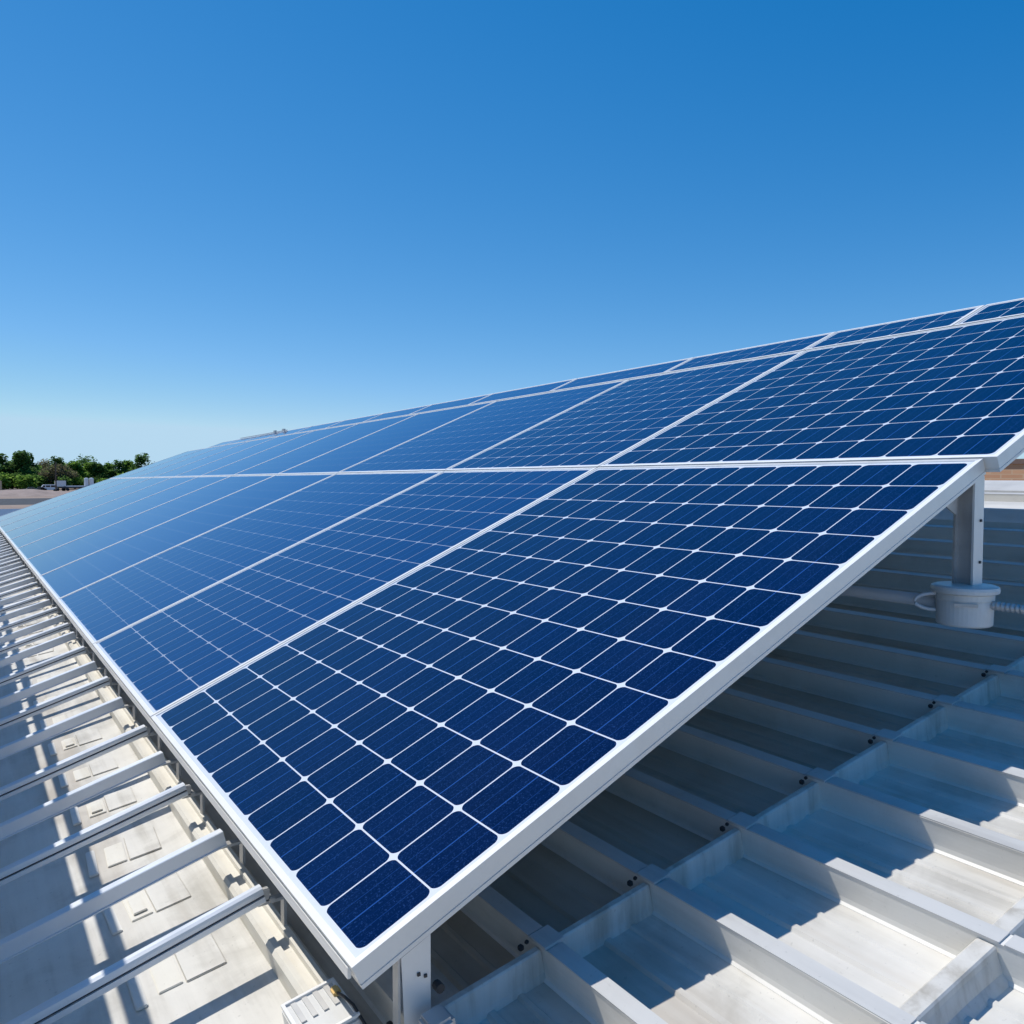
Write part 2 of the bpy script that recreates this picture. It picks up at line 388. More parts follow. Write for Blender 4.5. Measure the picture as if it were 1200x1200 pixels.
# ------------------------------------------------------------------ solar array
TC = math.cos; O = Vector((.4866, 1.1878, -.7531))
def tilt(y): return .4142 + .008 - .0042 * y
def surf(y, j, n=0.0):
    """point on the array plane: y along the row from the near corner, j up the slope, n off the face"""
    t = tilt(y)
    return P3(O.x + j * math.cos(t) - n * math.sin(t), O.y + y, O.z + j * math.sin(t) + n * math.cos(t))
BH = .1464
def panel(y0, y1, j0, j1, nu, nv, n0, label, group, lines=1.0):
    """module between y0..y1 along the row and j0..j1 up the slope"""
    g = .004; y0 += g; y1 -= g; lip = .013; hgt = .044
    root = emp('solar_panel', surf(y0, j0, n0 - hgt), label, 'solar panel', group)
    f = bmesh.new()
    def Q(y, j, n): return surf(y, j, n0 + n)
    # frame: outer skirt + lip + inner step, as a swept ring
    prof = [(0, -hgt), (0, -.0365), (.0018, -.036), (.0018, -.0335), (0, -.033), (0, 0), (lip, 0), (lip, -.004), (.004, -.004), (.004, -hgt + .003), (.028, -hgt + .003), (.028, -hgt)]
    loops = []
    def seg(n_): return [i / n_ for i in range(n_)]
    path = [(y0, j0, 1, 1), (y1, j0, -1, 1), (y1, j1, -1, -1), (y0, j1, 1, -1)]
    for d, z in prof:
        loops.append([f.verts.new(Q(y + sy * d, j + sj * d, z)) for y, j, sy, sj in path])
    m_ = len(prof)
    for a in range(m_):
        A, B = loops[a], loops[(a + 1) % m_]
        for k in range(4): f.faces.new((A[k], A[(k + 1) % 4], B[(k + 1) % 4], B[k]))
    bmesh.ops.bevel(f, geom=[e for e in f.edges if e.is_manifold and e.calc_face_angle(0) > 1.2 and min((v.co - Q(y0, j0, 0)).length for v in e.verts) < 9], offset=.0009, segments=1, affect='EDGES')
    f.normal_update(); nn = (surf(y0, j0, 1) - surf(y0, j0, 0)).normalized()
    for fc in f.faces:
        if abs(fc.normal.dot(nn)) > .9 and (fc.calc_center_median() - surf((y0 + y1) / 2, (j0 + j1) / 2, n0)).dot(nn) > -.002: fc.material_index = 1
    build('frame', f, [M['frame'], M['lip']], root)
    # laminate
    b = bmesh.new(); uvl = b.loops.layers.uv.new('cell'); mg = .009
    ly0, ly1, lj0, lj1 = y0 + lip - .002, y1 - lip + .002, j0 + lip - .002, j1 - lip + .002
    cy0, cy1, cj0, cj1 = y0 + lip + mg, y1 - lip - mg, j0 + lip + mg, j1 - lip - mg
    us = [-1] + list(range(nu + 1)) + [nu + 1]; vs = [-1] + list(range(nv + 1)) + [nv + 1]
    def pos(k, n_, c0, c1, l0, l1): return l0 if k < 0 else (l1 if k > n_ else c0 + (c1 - c0) * k / n_)
    grid = [[b.verts.new(Q(pos(u, nu, cy0, cy1, ly0, ly1), pos(v, nv, cj0, cj1, lj0, lj1), -.0025)) for u in us] for v in vs]
    def uc(k, n_): return -.1 if k < 0 else (n_ + .1 if k > n_ else k)
    for r in range(len(vs) - 1):
        for c in range(len(us) - 1):
            fc = b.faces.new((grid[r][c], grid[r][c + 1], grid[r + 1][c + 1], grid[r + 1][c]))
            for lp, (uu, vv) in zip(fc.loops, ((us[c], vs[r]), (us[c + 1], vs[r]), (us[c + 1], vs[r + 1]), (us[c], vs[r + 1]))):
                lp[uvl].uv = (uc(uu, nu), uc(vv, nv))
    # orient faces to +n
    nrm = (surf(y0, j0, 1) - surf(y0, j0, 0)).normalized()
    loc = root.location.copy()
    bmesh.ops.translate(b, verts=b.verts, vec=-loc)
    b.normal_update()
    if sum(fc.normal.dot(nrm) for fc in b.faces) < 0: bmesh.ops.reverse_faces(b, faces=b.faces)
    me = bpy.data.meshes.new('glass'); b.to_mesh(me); b.free(); me.materials.append(M['glass'])
    at = me.attributes.new('grid', 'FLOAT_VECTOR', 'POINT')
    for d in at.data: d.vector = (nu, nv, lines)
    o = bpy.data.objects.new('glass', me); COL.objects.link(o); o.parent = root
    # white backing sheet under the cells
    b = bmesh.new()
    hexa(b, [Q(ly0, lj0, -.009), Q(ly1, lj0, -.009), Q(ly1, lj1, -.009), Q(ly0, lj1, -.009), Q(ly0, lj0, -.0045), Q(ly1, lj0, -.0045), Q(ly1, lj1, -.0045), Q(ly0, lj1, -.0045)])
    build('backing_sheet', b, M['backing'], root)
    return root
def seams(start, first, step, end):
    s = list(first)
    while s[-1] + step < end: s.append(s[-1] + step)
    return s
s1 = seams(0, [0, 1.611, 2.96, 4.56, 5.94, 7.35, 8.72], 1.37, 15.8)
s2 = [-.035] + s1[1:]
J1 = 13 * BH + .035; J2a = J1 + .004; J2b = 3.405; J3a = J2b + .005; J3b = 3.70
G1, G2, G3 = 'solar panels in the bottom row', 'solar panels in the middle row', 'narrow solar panels along the top of the array'
for i in range(len(s1) - 1):
    w = s1[i + 1] - s1[i]; nc = max(8, round(w / .158))
    end = ', largest in view' if i == 0 else ('' if i == len(s1) - 2 else '')
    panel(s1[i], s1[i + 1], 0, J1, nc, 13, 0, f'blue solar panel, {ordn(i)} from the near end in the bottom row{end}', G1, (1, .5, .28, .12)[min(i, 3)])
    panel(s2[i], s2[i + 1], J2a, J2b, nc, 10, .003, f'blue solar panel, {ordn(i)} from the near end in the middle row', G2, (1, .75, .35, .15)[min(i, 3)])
s3 = [-.13, .86, 1.63, 2.66, 3.86, 5.05]
while s3[-1] + 1.13 < 14.2: s3.append(s3[-1] + 1.13)
for i in range(len(s3) - 1):
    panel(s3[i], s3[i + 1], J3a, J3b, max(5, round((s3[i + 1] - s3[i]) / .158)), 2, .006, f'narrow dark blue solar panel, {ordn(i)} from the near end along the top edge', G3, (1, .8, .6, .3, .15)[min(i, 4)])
bm = bmesh.new(); y = .03
while y < 15.6:
    y2 = min(y + 1.4, 15.6)
    beam(bm, surf(y, -.0035, -.024), surf(y2, -.0035, -.024), .006, .018); y = y2
er = tag(build('edge_rail', bm, M['lip'], origin=surf(.03, 0, -.03)), 'thin white rail hugging the low edge of the bottom panel row', 'rail')
# long purlins under the modules
def purlin(j, n, ya, yb, label):
    bm = bmesh.new()
    k = 0; y = ya
    while y < yb:
        y2 = min(y + 1.5, yb)
        a, b = surf(y, j, n), surf(y2, j, n)
        sweep(bm, a, b, [(-.02, -.025), (-.02, .022), (.02, .022), (.02, -.025)], cap=(True)); y = y2
    return tag(build('purlin', bm, M['galv'], origin=surf(ya, j, n)), label, 'purlin', 'long purlins carrying the panels')
purlin(.35, -.068, .12, 15.5, 'galvanised purlin under the lower edge of the bottom panel row')
purlin(J1 - .10, -.068, .07, 15.5, 'galvanised purlin behind the post under the joint of the two rows')
purlin(J2b - .12, -.055, .03, 15.5, 'galvanised purlin under the upper edge of the middle panel row')
purlin(J3b - .08, -.045, -.08, 14.0, 'galvanised purlin under the narrow top panels')
# mid clamps along the joint of row 1 and 2
bm = bmesh.new()

rd = emp('top_conduit', surf(10.6, J3b, .005), 'tiny dark conduit clipped on the far top edge of the array', 'conduit')
bm = bmesh.new(); tube(bm, [surf(10.6, J3b - .004, .014), surf(13.0, J3b - .002, .018)], .006, 8); build('pipe', bm, M['galv'], rd)
for y_ in (10.75, 11.15):
    bm = bmesh.new(); a_ = surf(y_, J3b - .01, .0); box(bm, a_ + Vector((0, 0, .02)), (.03, .07, .04)); build('clip', bm, M['galv'], rd)

# ------------------------------------------------------------------ posts
def hpost(cx, cy, ztop, zbot, label, group=None, foot=True):
    root = emp('support_post', P3(cx, cy, zbot), label, 'post', group)
    bm = bmesh.new()
    beam(bm, P3(cx + .011, cy - .024, zbot), P3(cx + .011, cy - .024, ztop), .046, .006, up=Vector((0, 1, 0)))
    build('flange', bm, M['frame'], root)
    bm = bmesh.new()
    beam(bm, P3(cx + .011, cy + .026, zbot), P3(cx + .011, cy + .026, ztop - .02), .046, .006, up=Vector((0, 1, 0)))
    build('flange', bm, M['galv'], root)
    bm = bmesh.new()
    beam(bm, P3(cx + .002, cy + .001, zbot), P3(cx + .002, cy + .001, ztop - .01), .006, .044, up=Vector((0, 1, 0)))
    build('web', bm, M['galv'], root)
    bm = bmesh.new()
    for z in (zbot + .06, zbot + .17): box(bm, P3(cx + .018, cy - .0285, z), (.007, .004, .007))
    build('screw', bm, M['dark'], root)
    if foot:
        bm = bmesh.new(); box(bm, P3(cx, cy, zbot + .006), (.11, .11, .012)); build('base_plate', bm, M['galv'], root, bevel=.002)
    return root
px, py = 2.236, 1.221
pt = hpost(px, py, surf(0, J1, -.046).z - H0 - .004, -.292, 'grey H-section post from the near panel corner down to the round box', foot=False)
bm = bmesh.new()        # gusset between frame and post
g0 = surf(.03, J1 - .22, -.045); g1 = surf(.03, J1 - .02, -.045)
hexa(bm, [Vector((px - .03, py + .01, g1.z - .10)), Vector((px - .03, py + .015, g1.z - .10)), Vector((px - .03, py + .015, g1.z - .02)), Vector((px - .03, py + .01, g1.z - .02)),
          Vector((g0.x + .06, py + .01, g0.z + .018)), Vector((g0.x + .06, py + .015, g0.z + .018)), Vector((g0.x + .065, py + .015, g0.z + .024)), Vector((g0.x + .065, py + .01, g0.z + .024))])
build('gusset', bm, M['galv'], pt)
for i, y in enumerate((2.9, 5.9, 8.7, 11.5, 14.3)):
    q = surf(y, J1 - .10, -.095); hpost(q.x, q.y, q.z - H0, fl(q.x), f'galvanised inner post, {ordn(i)} from the near end under the joint of the rows', 'inner posts under the array')
for i, y in enumerate((.35, 2.9, 5.9, 8.7, 11.5, 14.3)):
    q = surf(y, J2b - .12, -.08); hpost(q.x, q.y, q.z - H0, fl(q.x), f'tall galvanised back post, {ordn(i)} from the near end under the top of the array', 'back posts under the array')
# round junction box
jb = emp('junction_box', P3(px, py, -.399), 'round white junction box with wide lid at the foot of the near post', 'junction box')
bm = bmesh.new(); lathe(bm, P3(px, py, -.399), [(.064, 0), (.068, .004), (.069, .03), (.069, .066), (.071, .070), (.071, .084)])
build('body', bm, M['box'], jb, smooth=False)
bm = bmesh.new(); lathe(bm, P3(px, py, -.315), [(.074, 0), (.082, .004), (.083, .012), (.081, .019), (.072, .0225), (.02, .0235)])
build('lid', bm, M['box'], jb)
fdir = Vector((-.45, -.89, 0)).normalized()
for a, z, w in ((-.55, -.339, .055), (.55, -.342, .022)):
    d = Matrix.Rotation(a, 3, 'Z') @ fdir
    c = P3(px, py, z) + d * .0705; rm = Matrix.Rotation(math.atan2(d.y, d.x) - math.pi / 2, 3, 'Z')
    bm = bmesh.new(); box(bm, c, (w, .006, .008), rot=rm); build('latch', bm, M['galv'], jb)
bm = bmesh.new()
cc = P3(px - .055, py + .045, -.339)
tube(bm, [cc + Vector((-.004 - .03 * math.sin(t) * 1.1, .04 * math.sin(t), .022 * math.cos(t))) for t in [k * math.pi / 10 for k in range(11)]], .005, 8)
build('handle', bm, M['pipe'], jb, smooth=True)
# conduits
bm = bmesh.new(); tube(bm, [P3(px - .01, py + .07, -.346), P3(px - .01, py + .5, -.350), P3(px - .01, 6.0, -.39)], .017, 16)
tag(build('conduit', bm, M['pipe'], origin=P3(px, py + .07, -.346), smooth=True), 'smooth grey conduit pipe running back under the panels from the round box', 'conduit')
bm = bmesh.new(); pts = []; rr = []
for k in range(150):
    y = py - .066 - k * .006; pts.append(P3(px + .01, y, -.341 - .03 * ((k / 150) ** 2))); rr.append(.0125 if k % 2 else .0095)
tube(bm, pts, rr, 12)
tag(build('flexible_conduit', bm, M['galv'], origin=P3(px + .01, py - .066, -.341), smooth=False), 'ribbed silver flexible conduit leaving the round box to the right', 'conduit')
# front bracket leg at the near low corner
bk = emp('mounting_bracket', P3(.56, 1.2, fl(.56)), 'folded white metal bracket under the low near corner of the array', 'bracket')
zt = -.80
bm = bmesh.new()
hexa(bm, [P3(.578, 1.192, fl(.578)), P3(.622, 1.192, fl(.622)), P3(.622, 1.196, fl(.622)), P3(.585, 1.196, fl(.585)),
          P3(.570, 1.192, -.765), P3(.622, 1.192, -.741), P3(.622, 1.196, -.741), P3(.570, 1.196, -.765)])
build('face_plate', bm, M['frame'], bk)
bm = bmesh.new()
hexa(bm, [P3(.566, 1.196, fl(.566)), P3(.570, 1.196, fl(.57)), P3(.570, 1.216, fl(.57)), P3(.566, 1.216, fl(.566)), P3(.566, 1.196, -.768), P3(.570, 1.196, -.768), P3(.570, 1.216, -.768), P3(.566, 1.216, -.768)])
build('side_plate', bm, M['galv'], bk)
bm = bmesh.new()
for a, z in ((.600, -.800), (.612, -.806)): box(bm, P3(a, 1.1905, z), (.005, .003, .005))
build('screw', bm, M['dark'], bk)
bm = bmesh.new(); box(bm, P3(.600, 1.168, fl(.60) + .012), (.09, .05, .024), rot=Matrix.Rotation(-math.atan(SL), 3, 'Y')); build('base_plate', bm, M['frame'], bk, bevel=.002)
bm = bmesh.new(); tube(bm, [P3(.634, 1.196, -.830), P3(.634, 1.180, -.830)], .008, 10); build('bolt', bm, M['dark'], bk)
# small cover next to it
cv = emp('cable_entry_cover', P3(.66, 1.13, fl(.66)), 'small hooded grey cable cover with slots beside the low bracket', 'cable cover')
rmx = Matrix.Rotation(-math.atan(SL), 3, 'Y')
bm = bmesh.new(); box(bm, P3(.618, 1.150, fl(.618) + .055), (.045, .05, .10), rot=rmx); build('hood', bm, M['galv'], cv, bevel=.006)
bm = bmesh.new()
for k in range(3): box(bm, P3(.606 + k * .012, 1.1245, fl(.618) + .065), (.006, .004, .05), rot=rmx)
build('slot', bm, M['dark'], cv)
bm = bmesh.new(); tube(bm, [P3(.70, 1.085, fl(.70) + .03), P3(.702, 1.05, fl(.7) + .02), P3(.705, .95, fl(.7) + .006), P3(.73, .80, fl(.73) + .006)], .005, 8)
tag(build('cable', bm, M['pipe'], origin=P3(.70, 1.085, fl(.7)), smooth=True), 'thin grey cable running along the pan from the hooded cover', 'cable')
# louvred enclosure by the low edge
en = emp('switch_enclosure', P3(.47, 1.42, fl(.47)), 'white louvred switch enclosure on the curb below the near panel corner', 'switch box')
ec = P3(.503, 1.362, fl(.503) + .03)
bm = bmesh.new(); box(bm, ec, (.10, .125, .055), rot=rmx); build('housing', bm, M['box'], en, bevel=.005)
bm = bmesh.new()
for k in range(4): box(bm, ec + rmx @ Vector((-.030 + k * .020, .022, .029)), (.009, .058, .003), rot=rmx)
build('louvre', bm, M['galv'], en)
bm = bmesh.new()
for s_ in (-1, 1): box(bm, ec + rmx @ Vector((s_ * .046, 0, .0295)), (.006, .121, .005), rot=rmx)
for s_ in (-1, 1): box(bm, ec + rmx @ Vector((0, s_ * .058, .0295)), (.086, .006, .005), rot=rmx)
build('rim', bm, M['lip'], en)
bm = bmesh.new(); box(bm, ec + rmx @ Vector((.038, .02, .033)), (.014, .022, .012), rot=rmx); build('fitting', bm, M['label'], en, bevel=.003)
bm = bmesh.new(); tube(bm, [ec + rmx @ Vector(q) for q in ((.038, .008, .036), (.041, -.02, .042), (.045, -.045, .040), (.052, -.075, .01), (.056, -.10, -.02))], .0028, 8)
build('cord', bm, M['dark'], en, smooth=True)

# ------------------------------------------------------------------ curb along the low edge
bm = bmesh.new()
sweep(bm, P3(.527, 1.42, fl(.527)), P3(.527, RY1 - .6, fl(.527)), [(-.030, -.003), (-.028, .040), (-.020, .046), (-.008, .046), (-.005, .036), (.010, .036), (.013, .046), (.026, .046), (.032, .038), (.036, -.003)], up=NR)
tag(build('curb', bm, M['curb'], origin=P3(.527, 1.42, fl(.527))), 'cream grooved roof curb running along under the low panel edge', 'curb')

# ------------------------------------------------------------------ slanted rails on the left
tipsY = [1.678, 1.994, 2.353, 2.659, 2.981, 3.406, 3.785, 4.126, 4.535, 4.963, 5.277, 5.604]
while tipsY[-1] < 15.6: tipsY.append(tipsY[-1] + .365)
def rail_z(x): return -.963 + .25 * x
rails = []
def make_rail(kind):
    xt, xl = .497, -.34
    root = emp('rail', P3(xt, 0, rail_z(xt)))
    a = P3(xt, 0, rail_z(xt)); b = P3(xl, 0, rail_z(xl)); up = Vector((-.25, 0, 1)).normalized()
    if kind == 0:
        prof = [(-.0125, .004), (-.0115, .010), (-.005, .0135), (.005, .0135), (.0115, .010), (.0125, .004), (.0125, -.003), (-.0125, -.003)]
        bm = bmesh.new(); sweep(bm, a, b, prof, up); build('top_channel', bm, M['rail'], root)
        bm = bmesh.new(); sweep(bm, a, b, [(-.0085, -.003), (.0085, -.003), (.0085, -.008), (-.0085, -.008)], up); build('groove', bm, M['dark'], root)
        bm = bmesh.new(); sweep(bm, a, b, [(-.0135, -.008), (.0135, -.008), (.0135, -.018), (.011, -.021), (-.011, -.021), (-.0135, -.018)], up); build('lower_channel', bm, M['rail'], root)
        bm = bmesh.new(); c = a + Vector((.004, 0, -.008)); box(bm, c, (.022, .014, .024)); box(bm, c + Vector((.014, .0, -.012)), (.012, .026, .012)); build('end_clip', bm, M['galv'], root, bevel=.002)
        bm = bmesh.new(); box(bm, P3(xt + .020, 0, rail_z(xt) - .024), (.06, .018, .006)); box(bm, P3(xt + .046, 0, (rail_z(xt) - .026 + fl(xt + .046) + .04) / 2), (.006, .018, rail_z(xt) - .022 - fl(xt + .046) - .04)); build('foot_clip', bm, M['galv'], root)
    else:
        prof = [(-.0120, .011), (-.0100, .0125), (.0100, .0125), (.0120, .011), (.0120, -.020), (.0155, -.0205), (.0155, -.023), (-.0155, -.023), (-.0155, -.0205), (-.0120, -.020)]
        bm = bmesh.new(); sweep(bm, a, b, prof, up); build('channel', bm, M['rail'], root)
        bm = bmesh.new(); box(bm, P3(xt + .018, 0, rail_z(xt) - .026), (.064, .022, .006)); box(bm, P3(xt + .046, 0, (rail_z(xt) - .026 + fl(xt + .046) + .04) / 2), (.006, .022, rail_z(xt) - .022 - fl(xt + .046) - .04)); build('foot_clip', bm, M['galv'], root)
    bm = bmesh.new(); box(bm, P3(xl + .05, 0, (rail_z(xl + .05) - .04 + fl(xl + .05)) / 2), (.05, .04, rail_z(xl + .05) - .04 - fl(xl + .05))); build('stand_off', bm, M['galv'], root, bevel=.002)
    return root
protos = [make_rail(0), make_rail(1)]
def place_copy(proto, first):
    if first: return proto
    r = proto.copy(); COL.objects.link(r)
    for ch in list(proto.children):
        c = ch.copy(); COL.objects.link(c); c.parent = r
    return r
used = [False, False]
rng = random.Random(3)
for k, ty in enumerate(tipsY):
    kind = k % 2
    r = place_copy(protos[kind], not used[kind]); used[kind] = True
    skew = (.03 + .011 * min(k, 9)) / .42
    r.location = P3(.497 + rng.uniform(-.006, .006), ty, rail_z(.497) + rng.uniform(-.002, .002))
    r.rotation_euler = (0, 0, math.atan(skew) + rng.uniform(-.008, .008))
    look = 'grooved white rail' if kind == 0 else 'plain white rail'
    tag(r, f'{look}, {ordn(k)} of the slanted rails from the near panel corner', 'rail', 'slanted rails beside the low edge of the array')
# pale clamp blocks on the roof pan between the rails
def make_block(kind):
    root = emp('roof_clamp', P3(.40, 0, fl(.40)))
    def sl(bm, x, y, sx, sy, h, z0=0):
        T = Vector((1, 0, SL)).normalized(); rm = Matrix((T, Vector((0, 1, 0)), NR)).transposed()
        box(bm, P3(x, y, fl(x)) + NR * (z0 + h / 2), (sx, sy, h), rot=rm)
    bm = bmesh.new(); sl(bm, .395, 0, .080, .150, .004); build('cover_plate', bm, M['roof'], root, bevel=.002)
    bm = bmesh.new(); sl(bm, .328, -.01, .046, .12, .004)
    if kind: sl(bm, .328, -.01, .030, .09, .004, .006)
    build('bracket', bm, M['curb'], root, bevel=.0015)
    bm = bmesh.new(); sl(bm, .272, -.015, .022, .15, .006); build('foot_strip', bm, M['rib'], root, bevel=.002)
    return root
pbs = [make_block(0), make_block(1)]
for k in range(14):
    r = place_copy(pbs[k % 2], k < 2)
    y = (tipsY[k] + tipsY[k + 1]) / 2 if k + 1 < len(tipsY) else tipsY[k] + .2
    r.location = P3(.40, y - .05 + rng.uniform(-.03, .03), fl(.40)); r.rotation_euler = (0, 0, rng.uniform(-.06, .06)); r.scale = (1, rng.uniform(.7, 1.2), 1)
    tag(r, f'pale clamp block on the pan between slanted rails {ordn(k)} and {ordn(k + 1)}', 'roof clamp', 'clamp blocks between the slanted rails')

# ------------------------------------------------------------------ unseen row-shaped caster, added to shade the left pan
nb = emp('shadow_caster', P3(-.12, 1, fl(-.12)), 'unseen row-shaped shadow caster added to shade the slanted rails', 'shadow caster')
Z = fl(-.10) + .93
bm = bmesh.new(); ca = math.cos(.35); sa = math.sin(.35)
hexa(bm, [P3(-.075 - 1.7 * ca, -.2, Z - 1.7 * sa - .02), P3(-.075, -.2, Z - .03), P3(-.075, 15.5, Z - .03), P3(-.075 - 1.7 * ca, 15.5, Z - 1.7 * sa - .02),
          P3(-.075 - 1.7 * ca, -.2, Z - 1.7 * sa + .01), P3(-.075, -.2, Z), P3(-.075, 15.5, Z), P3(-.075 - 1.7 * ca, 15.5, Z - 1.7 * sa + .01)])
build('caster_bed', bm, M['box'], nb)
bm = bmesh.new(); beam(bm, P3(-.052, -.2, Z + .058), P3(-.052, 15.5, Z + .058), .03, .030); build('caster_rail', bm, M['rail'], nb)  # added bar; the gap below it leaves a thin lit strip in the shadow
for y in [1 + 2.4 * k for k in range(7)]:
    bm = bmesh.new(); beam(bm, P3(-.13, y, fl(-.13)), P3(-.13, y, Z - .02), .04, .04, up=Vector((0, 1, 0))); beam(bm, P3(-.092, y, Z - .01), P3(-.092, y, Z + .06), .012, .012, up=Vector((0, 1, 0))); build('post', bm, M['galv'], nb)

# ------------------------------------------------------------------ far things
def leaf_mat(name, a, b, c):
    m, nt, p = NT(name)
    n = noise(nt, coords(nt), .55, 3, .6); g = N(nt, 'ShaderNodeNewGeometry')
    f = MA(nt, 'ADD', MA(nt, 'MULTIPLY', n, .6), MA(nt, 'MULTIPLY', g.outputs['Random Per Island'], .4))
    nt.links.new(ramp(nt, f, [(.3, a), (.5, b), (.72, c)]), p.inputs['Base Color']); p.inputs['Roughness'].default_value = .7
    p.inputs['Specular IOR Level'].default_value = .2
    tb = nt.nodes.new('ShaderNodeBsdfTranslucent'); mx = nt.nodes.new('ShaderNodeMixShader'); mx.inputs[0].default_value = .6
    nt.links.new(p.inputs['Base Color'].links[0].from_socket, tb.inputs[0]); nt.links.new(p.outputs[0], mx.inputs[1]); nt.links.new(tb.outputs[0], mx.inputs[2])
    nt.links.new(mx.outputs[0], nt.nodes['Material Output'].inputs[0])
    return m
LM = [leaf_mat('leaves_dark', (.05, .11, .03), (.10, .20, .045), (.18, .30, .07)),
      leaf_mat('leaves_bright', (.10, .19, .03), (.19, .33, .05), (.29, .44, .09)),
      leaf_mat('leaves_bare', (.14, .13, .07), (.22, .20, .11), (.30, .28, .15))]
M['bark'] = plain('bark', (.10, .075, .055), .9, 0, .3, 2)
def tree_meshes(seed, h, w, n, leaf, sparse):
    rg = random.Random(seed)
    bm = bmesh.new(); base = Vector((0, 0, 0)); top = Vector((rg.uniform(-.3, .3), rg.uniform(-.3, .3), h * .55))
    tube(bm, [base, base.lerp(top, .5) + Vector((rg.uniform(-.2, .2), 0, 0)), top], [.32, .24, .12], 8)
    clumps = []
    for k in range(20):
        a = rg.uniform(0, 6.28); rr = w * .5 * math.sqrt(rg.random()) * .85; z = h * rg.uniform(.14, .88)
        rr *= (1.15 - abs(z / h - .45) * 1.1)
        c = Vector((math.cos(a) * rr, math.sin(a) * rr, z)); clumps.append((c, rg.uniform(.16, .27) * w))
        st = top * rg.uniform(.55, 1); tube(bm, [st, st.lerp(c, .5) + Vector((0, 0, .3)), c], [.11, .07, .03], 5)
    clumps.append((Vector((0, 0, h * .86)), w * .2))
    me_t = bpy.data.meshes.new('trunk'); bm.to_mesh(me_t); bm.free(); me_t.materials.append(M['bark'])
    bm = bmesh.new()
    for i in range(n):
        c, r = clumps[i % len(clumps)]
        d = Vector((rg.gauss(0, 1), rg.gauss(0, 1), rg.gauss(0, .8))).normalized() * r * (rg.random() ** .35) * (1.0 if not sparse else 1.1)
        p = c + d
        if p.z < h * .12: continue
        s = leaf * rg.uniform(.6, 1.3)
        q = Matrix.Rotation(rg.uniform(0, 6.28), 3, 'Z') @ Matrix.Rotation(rg.uniform(-1.2, 1.2), 3, 'X')
        bm.faces.new([bm.verts.new(p + q @ Vector(v) * s) for v in ((-.5, -.35, 0), (.5, -.3, .1), (.45, .4, 0), (-.4, .45, -.1))])
    me_c = bpy.data.meshes.new('crown'); bm.to_mesh(me_c); bm.free()
    return me_t, me_c
TM = [tree_meshes(11, 14, 12, 4800, .8, 0), tree_meshes(12, 12, 12, 4400, .8, 0), tree_meshes(13, 11, 10, 2600, .5, 1), tree_meshes(14, 12.5, 10, 4500, .78, 0)]
# (X, Y, mesh, leaf material, scale, label)
def ax(pxl): return math.tan(yaw + math.atan((pxl - 600) / 994.9))
TL = [(-14, 398, 0, 0, 1.0, 'dark green tree just beyond the left edge behind the leftmost trees'),
      (3, 392, 0, 0, 1.0, 'dark green leafy tree, leftmost of the tree line'),
      (15, 405, 1, 1, .95, 'yellow green tree filling in left of the tallest dark tree'),
      (24, 388, 3, 0, 1.2, 'tallest dark green tree with a rounded top left of the van'),
      (33, 400, 0, 0, 1.05, 'dark broad tree on the right flank of the tallest tree'),
      (44, 405, 1, 1, .82, 'low bright green tree just behind the white van'),
      (54, 430, 2, 2, 1.15, 'thin bare topped tree behind the white van'),
      (60, 380, 2, 2, .88, 'brownish half bare tree left of the utility pole'),
      (70, 425, 0, 0, .95, 'round topped olive tree behind the utility pole'),
      (76, 380, 2, 2, .92, 'brownish half bare tree right of the utility pole'),
      (88, 392, 1, 1, .95, 'bright green broad tree behind the flatbed trailer'),
      (98, 425, 2, 0, 1.3, 'thin dark tree rising above the bright green trees'),
      (106, 395, 1, 1, .92, 'bright green tree behind the white tank'),
      (116, 392, 3, 0, .86, 'dark green tree right of the white tank'),
      (128, 400, 1, 1, .90, 'fresh green round tree left of the array edge'),
      (141, 392, 0, 0, .82, 'dark tree partly cut by the far edge of the array'),
      (152, 398, 3, 1, .95, 'green tree next to last on the right of the tree line'),
      (165, 392, 0, 0, 1.02, 'tall dark green tree at the right end of the tree line'),
      (182, 395, 1, 0, .9, 'dark green tree hidden behind the array end'),
      (-30, 395, 3, 1, .95, 'green tree far outside the left edge')]
for i, (pxl, Y, mi, li, sc, lab) in enumerate(TL):
    root = emp('tree', Vector((Y * ax(pxl), Y, 0)), lab, 'tree', 'trees behind the road')
    root.rotation_euler = (0, 0, i * 1.7); root.scale = (sc, sc, sc)
    for nm, me in (('trunk', TM[mi][0]), ('crown', TM[mi][1])):
        me2 = me.copy() if nm == 'crown' else me
        if nm == 'crown': me2.materials.append(LM[li])
        o = bpy.data.objects.new(nm, me2); COL.objects.link(o); o.parent = root
SM = tree_meshes(21, 4.5, 8, 1500, .6, 0)
for i, pxl in enumerate((-8, 8, 20, 33, 43, 62, 78, 92, 110, 122, 135, 148, 160)):
    root = emp('shrub', Vector((372 * ax(pxl), 372 + (i * 37 % 11), 0)), 'green shrub before the tree line, %s from the left' % ordn(i), 'shrub', 'shrubs under the trees')
    root.rotation_euler = (0, 0, i * 1.3); sc = .8 + (i * 29 % 10) * .05; root.scale = (sc, sc, sc)
    me2 = SM[1].copy(); me2.materials.append(LM[i % 2]); o = bpy.data.objects.new('crown', me2); COL.objects.link(o); o.parent = root
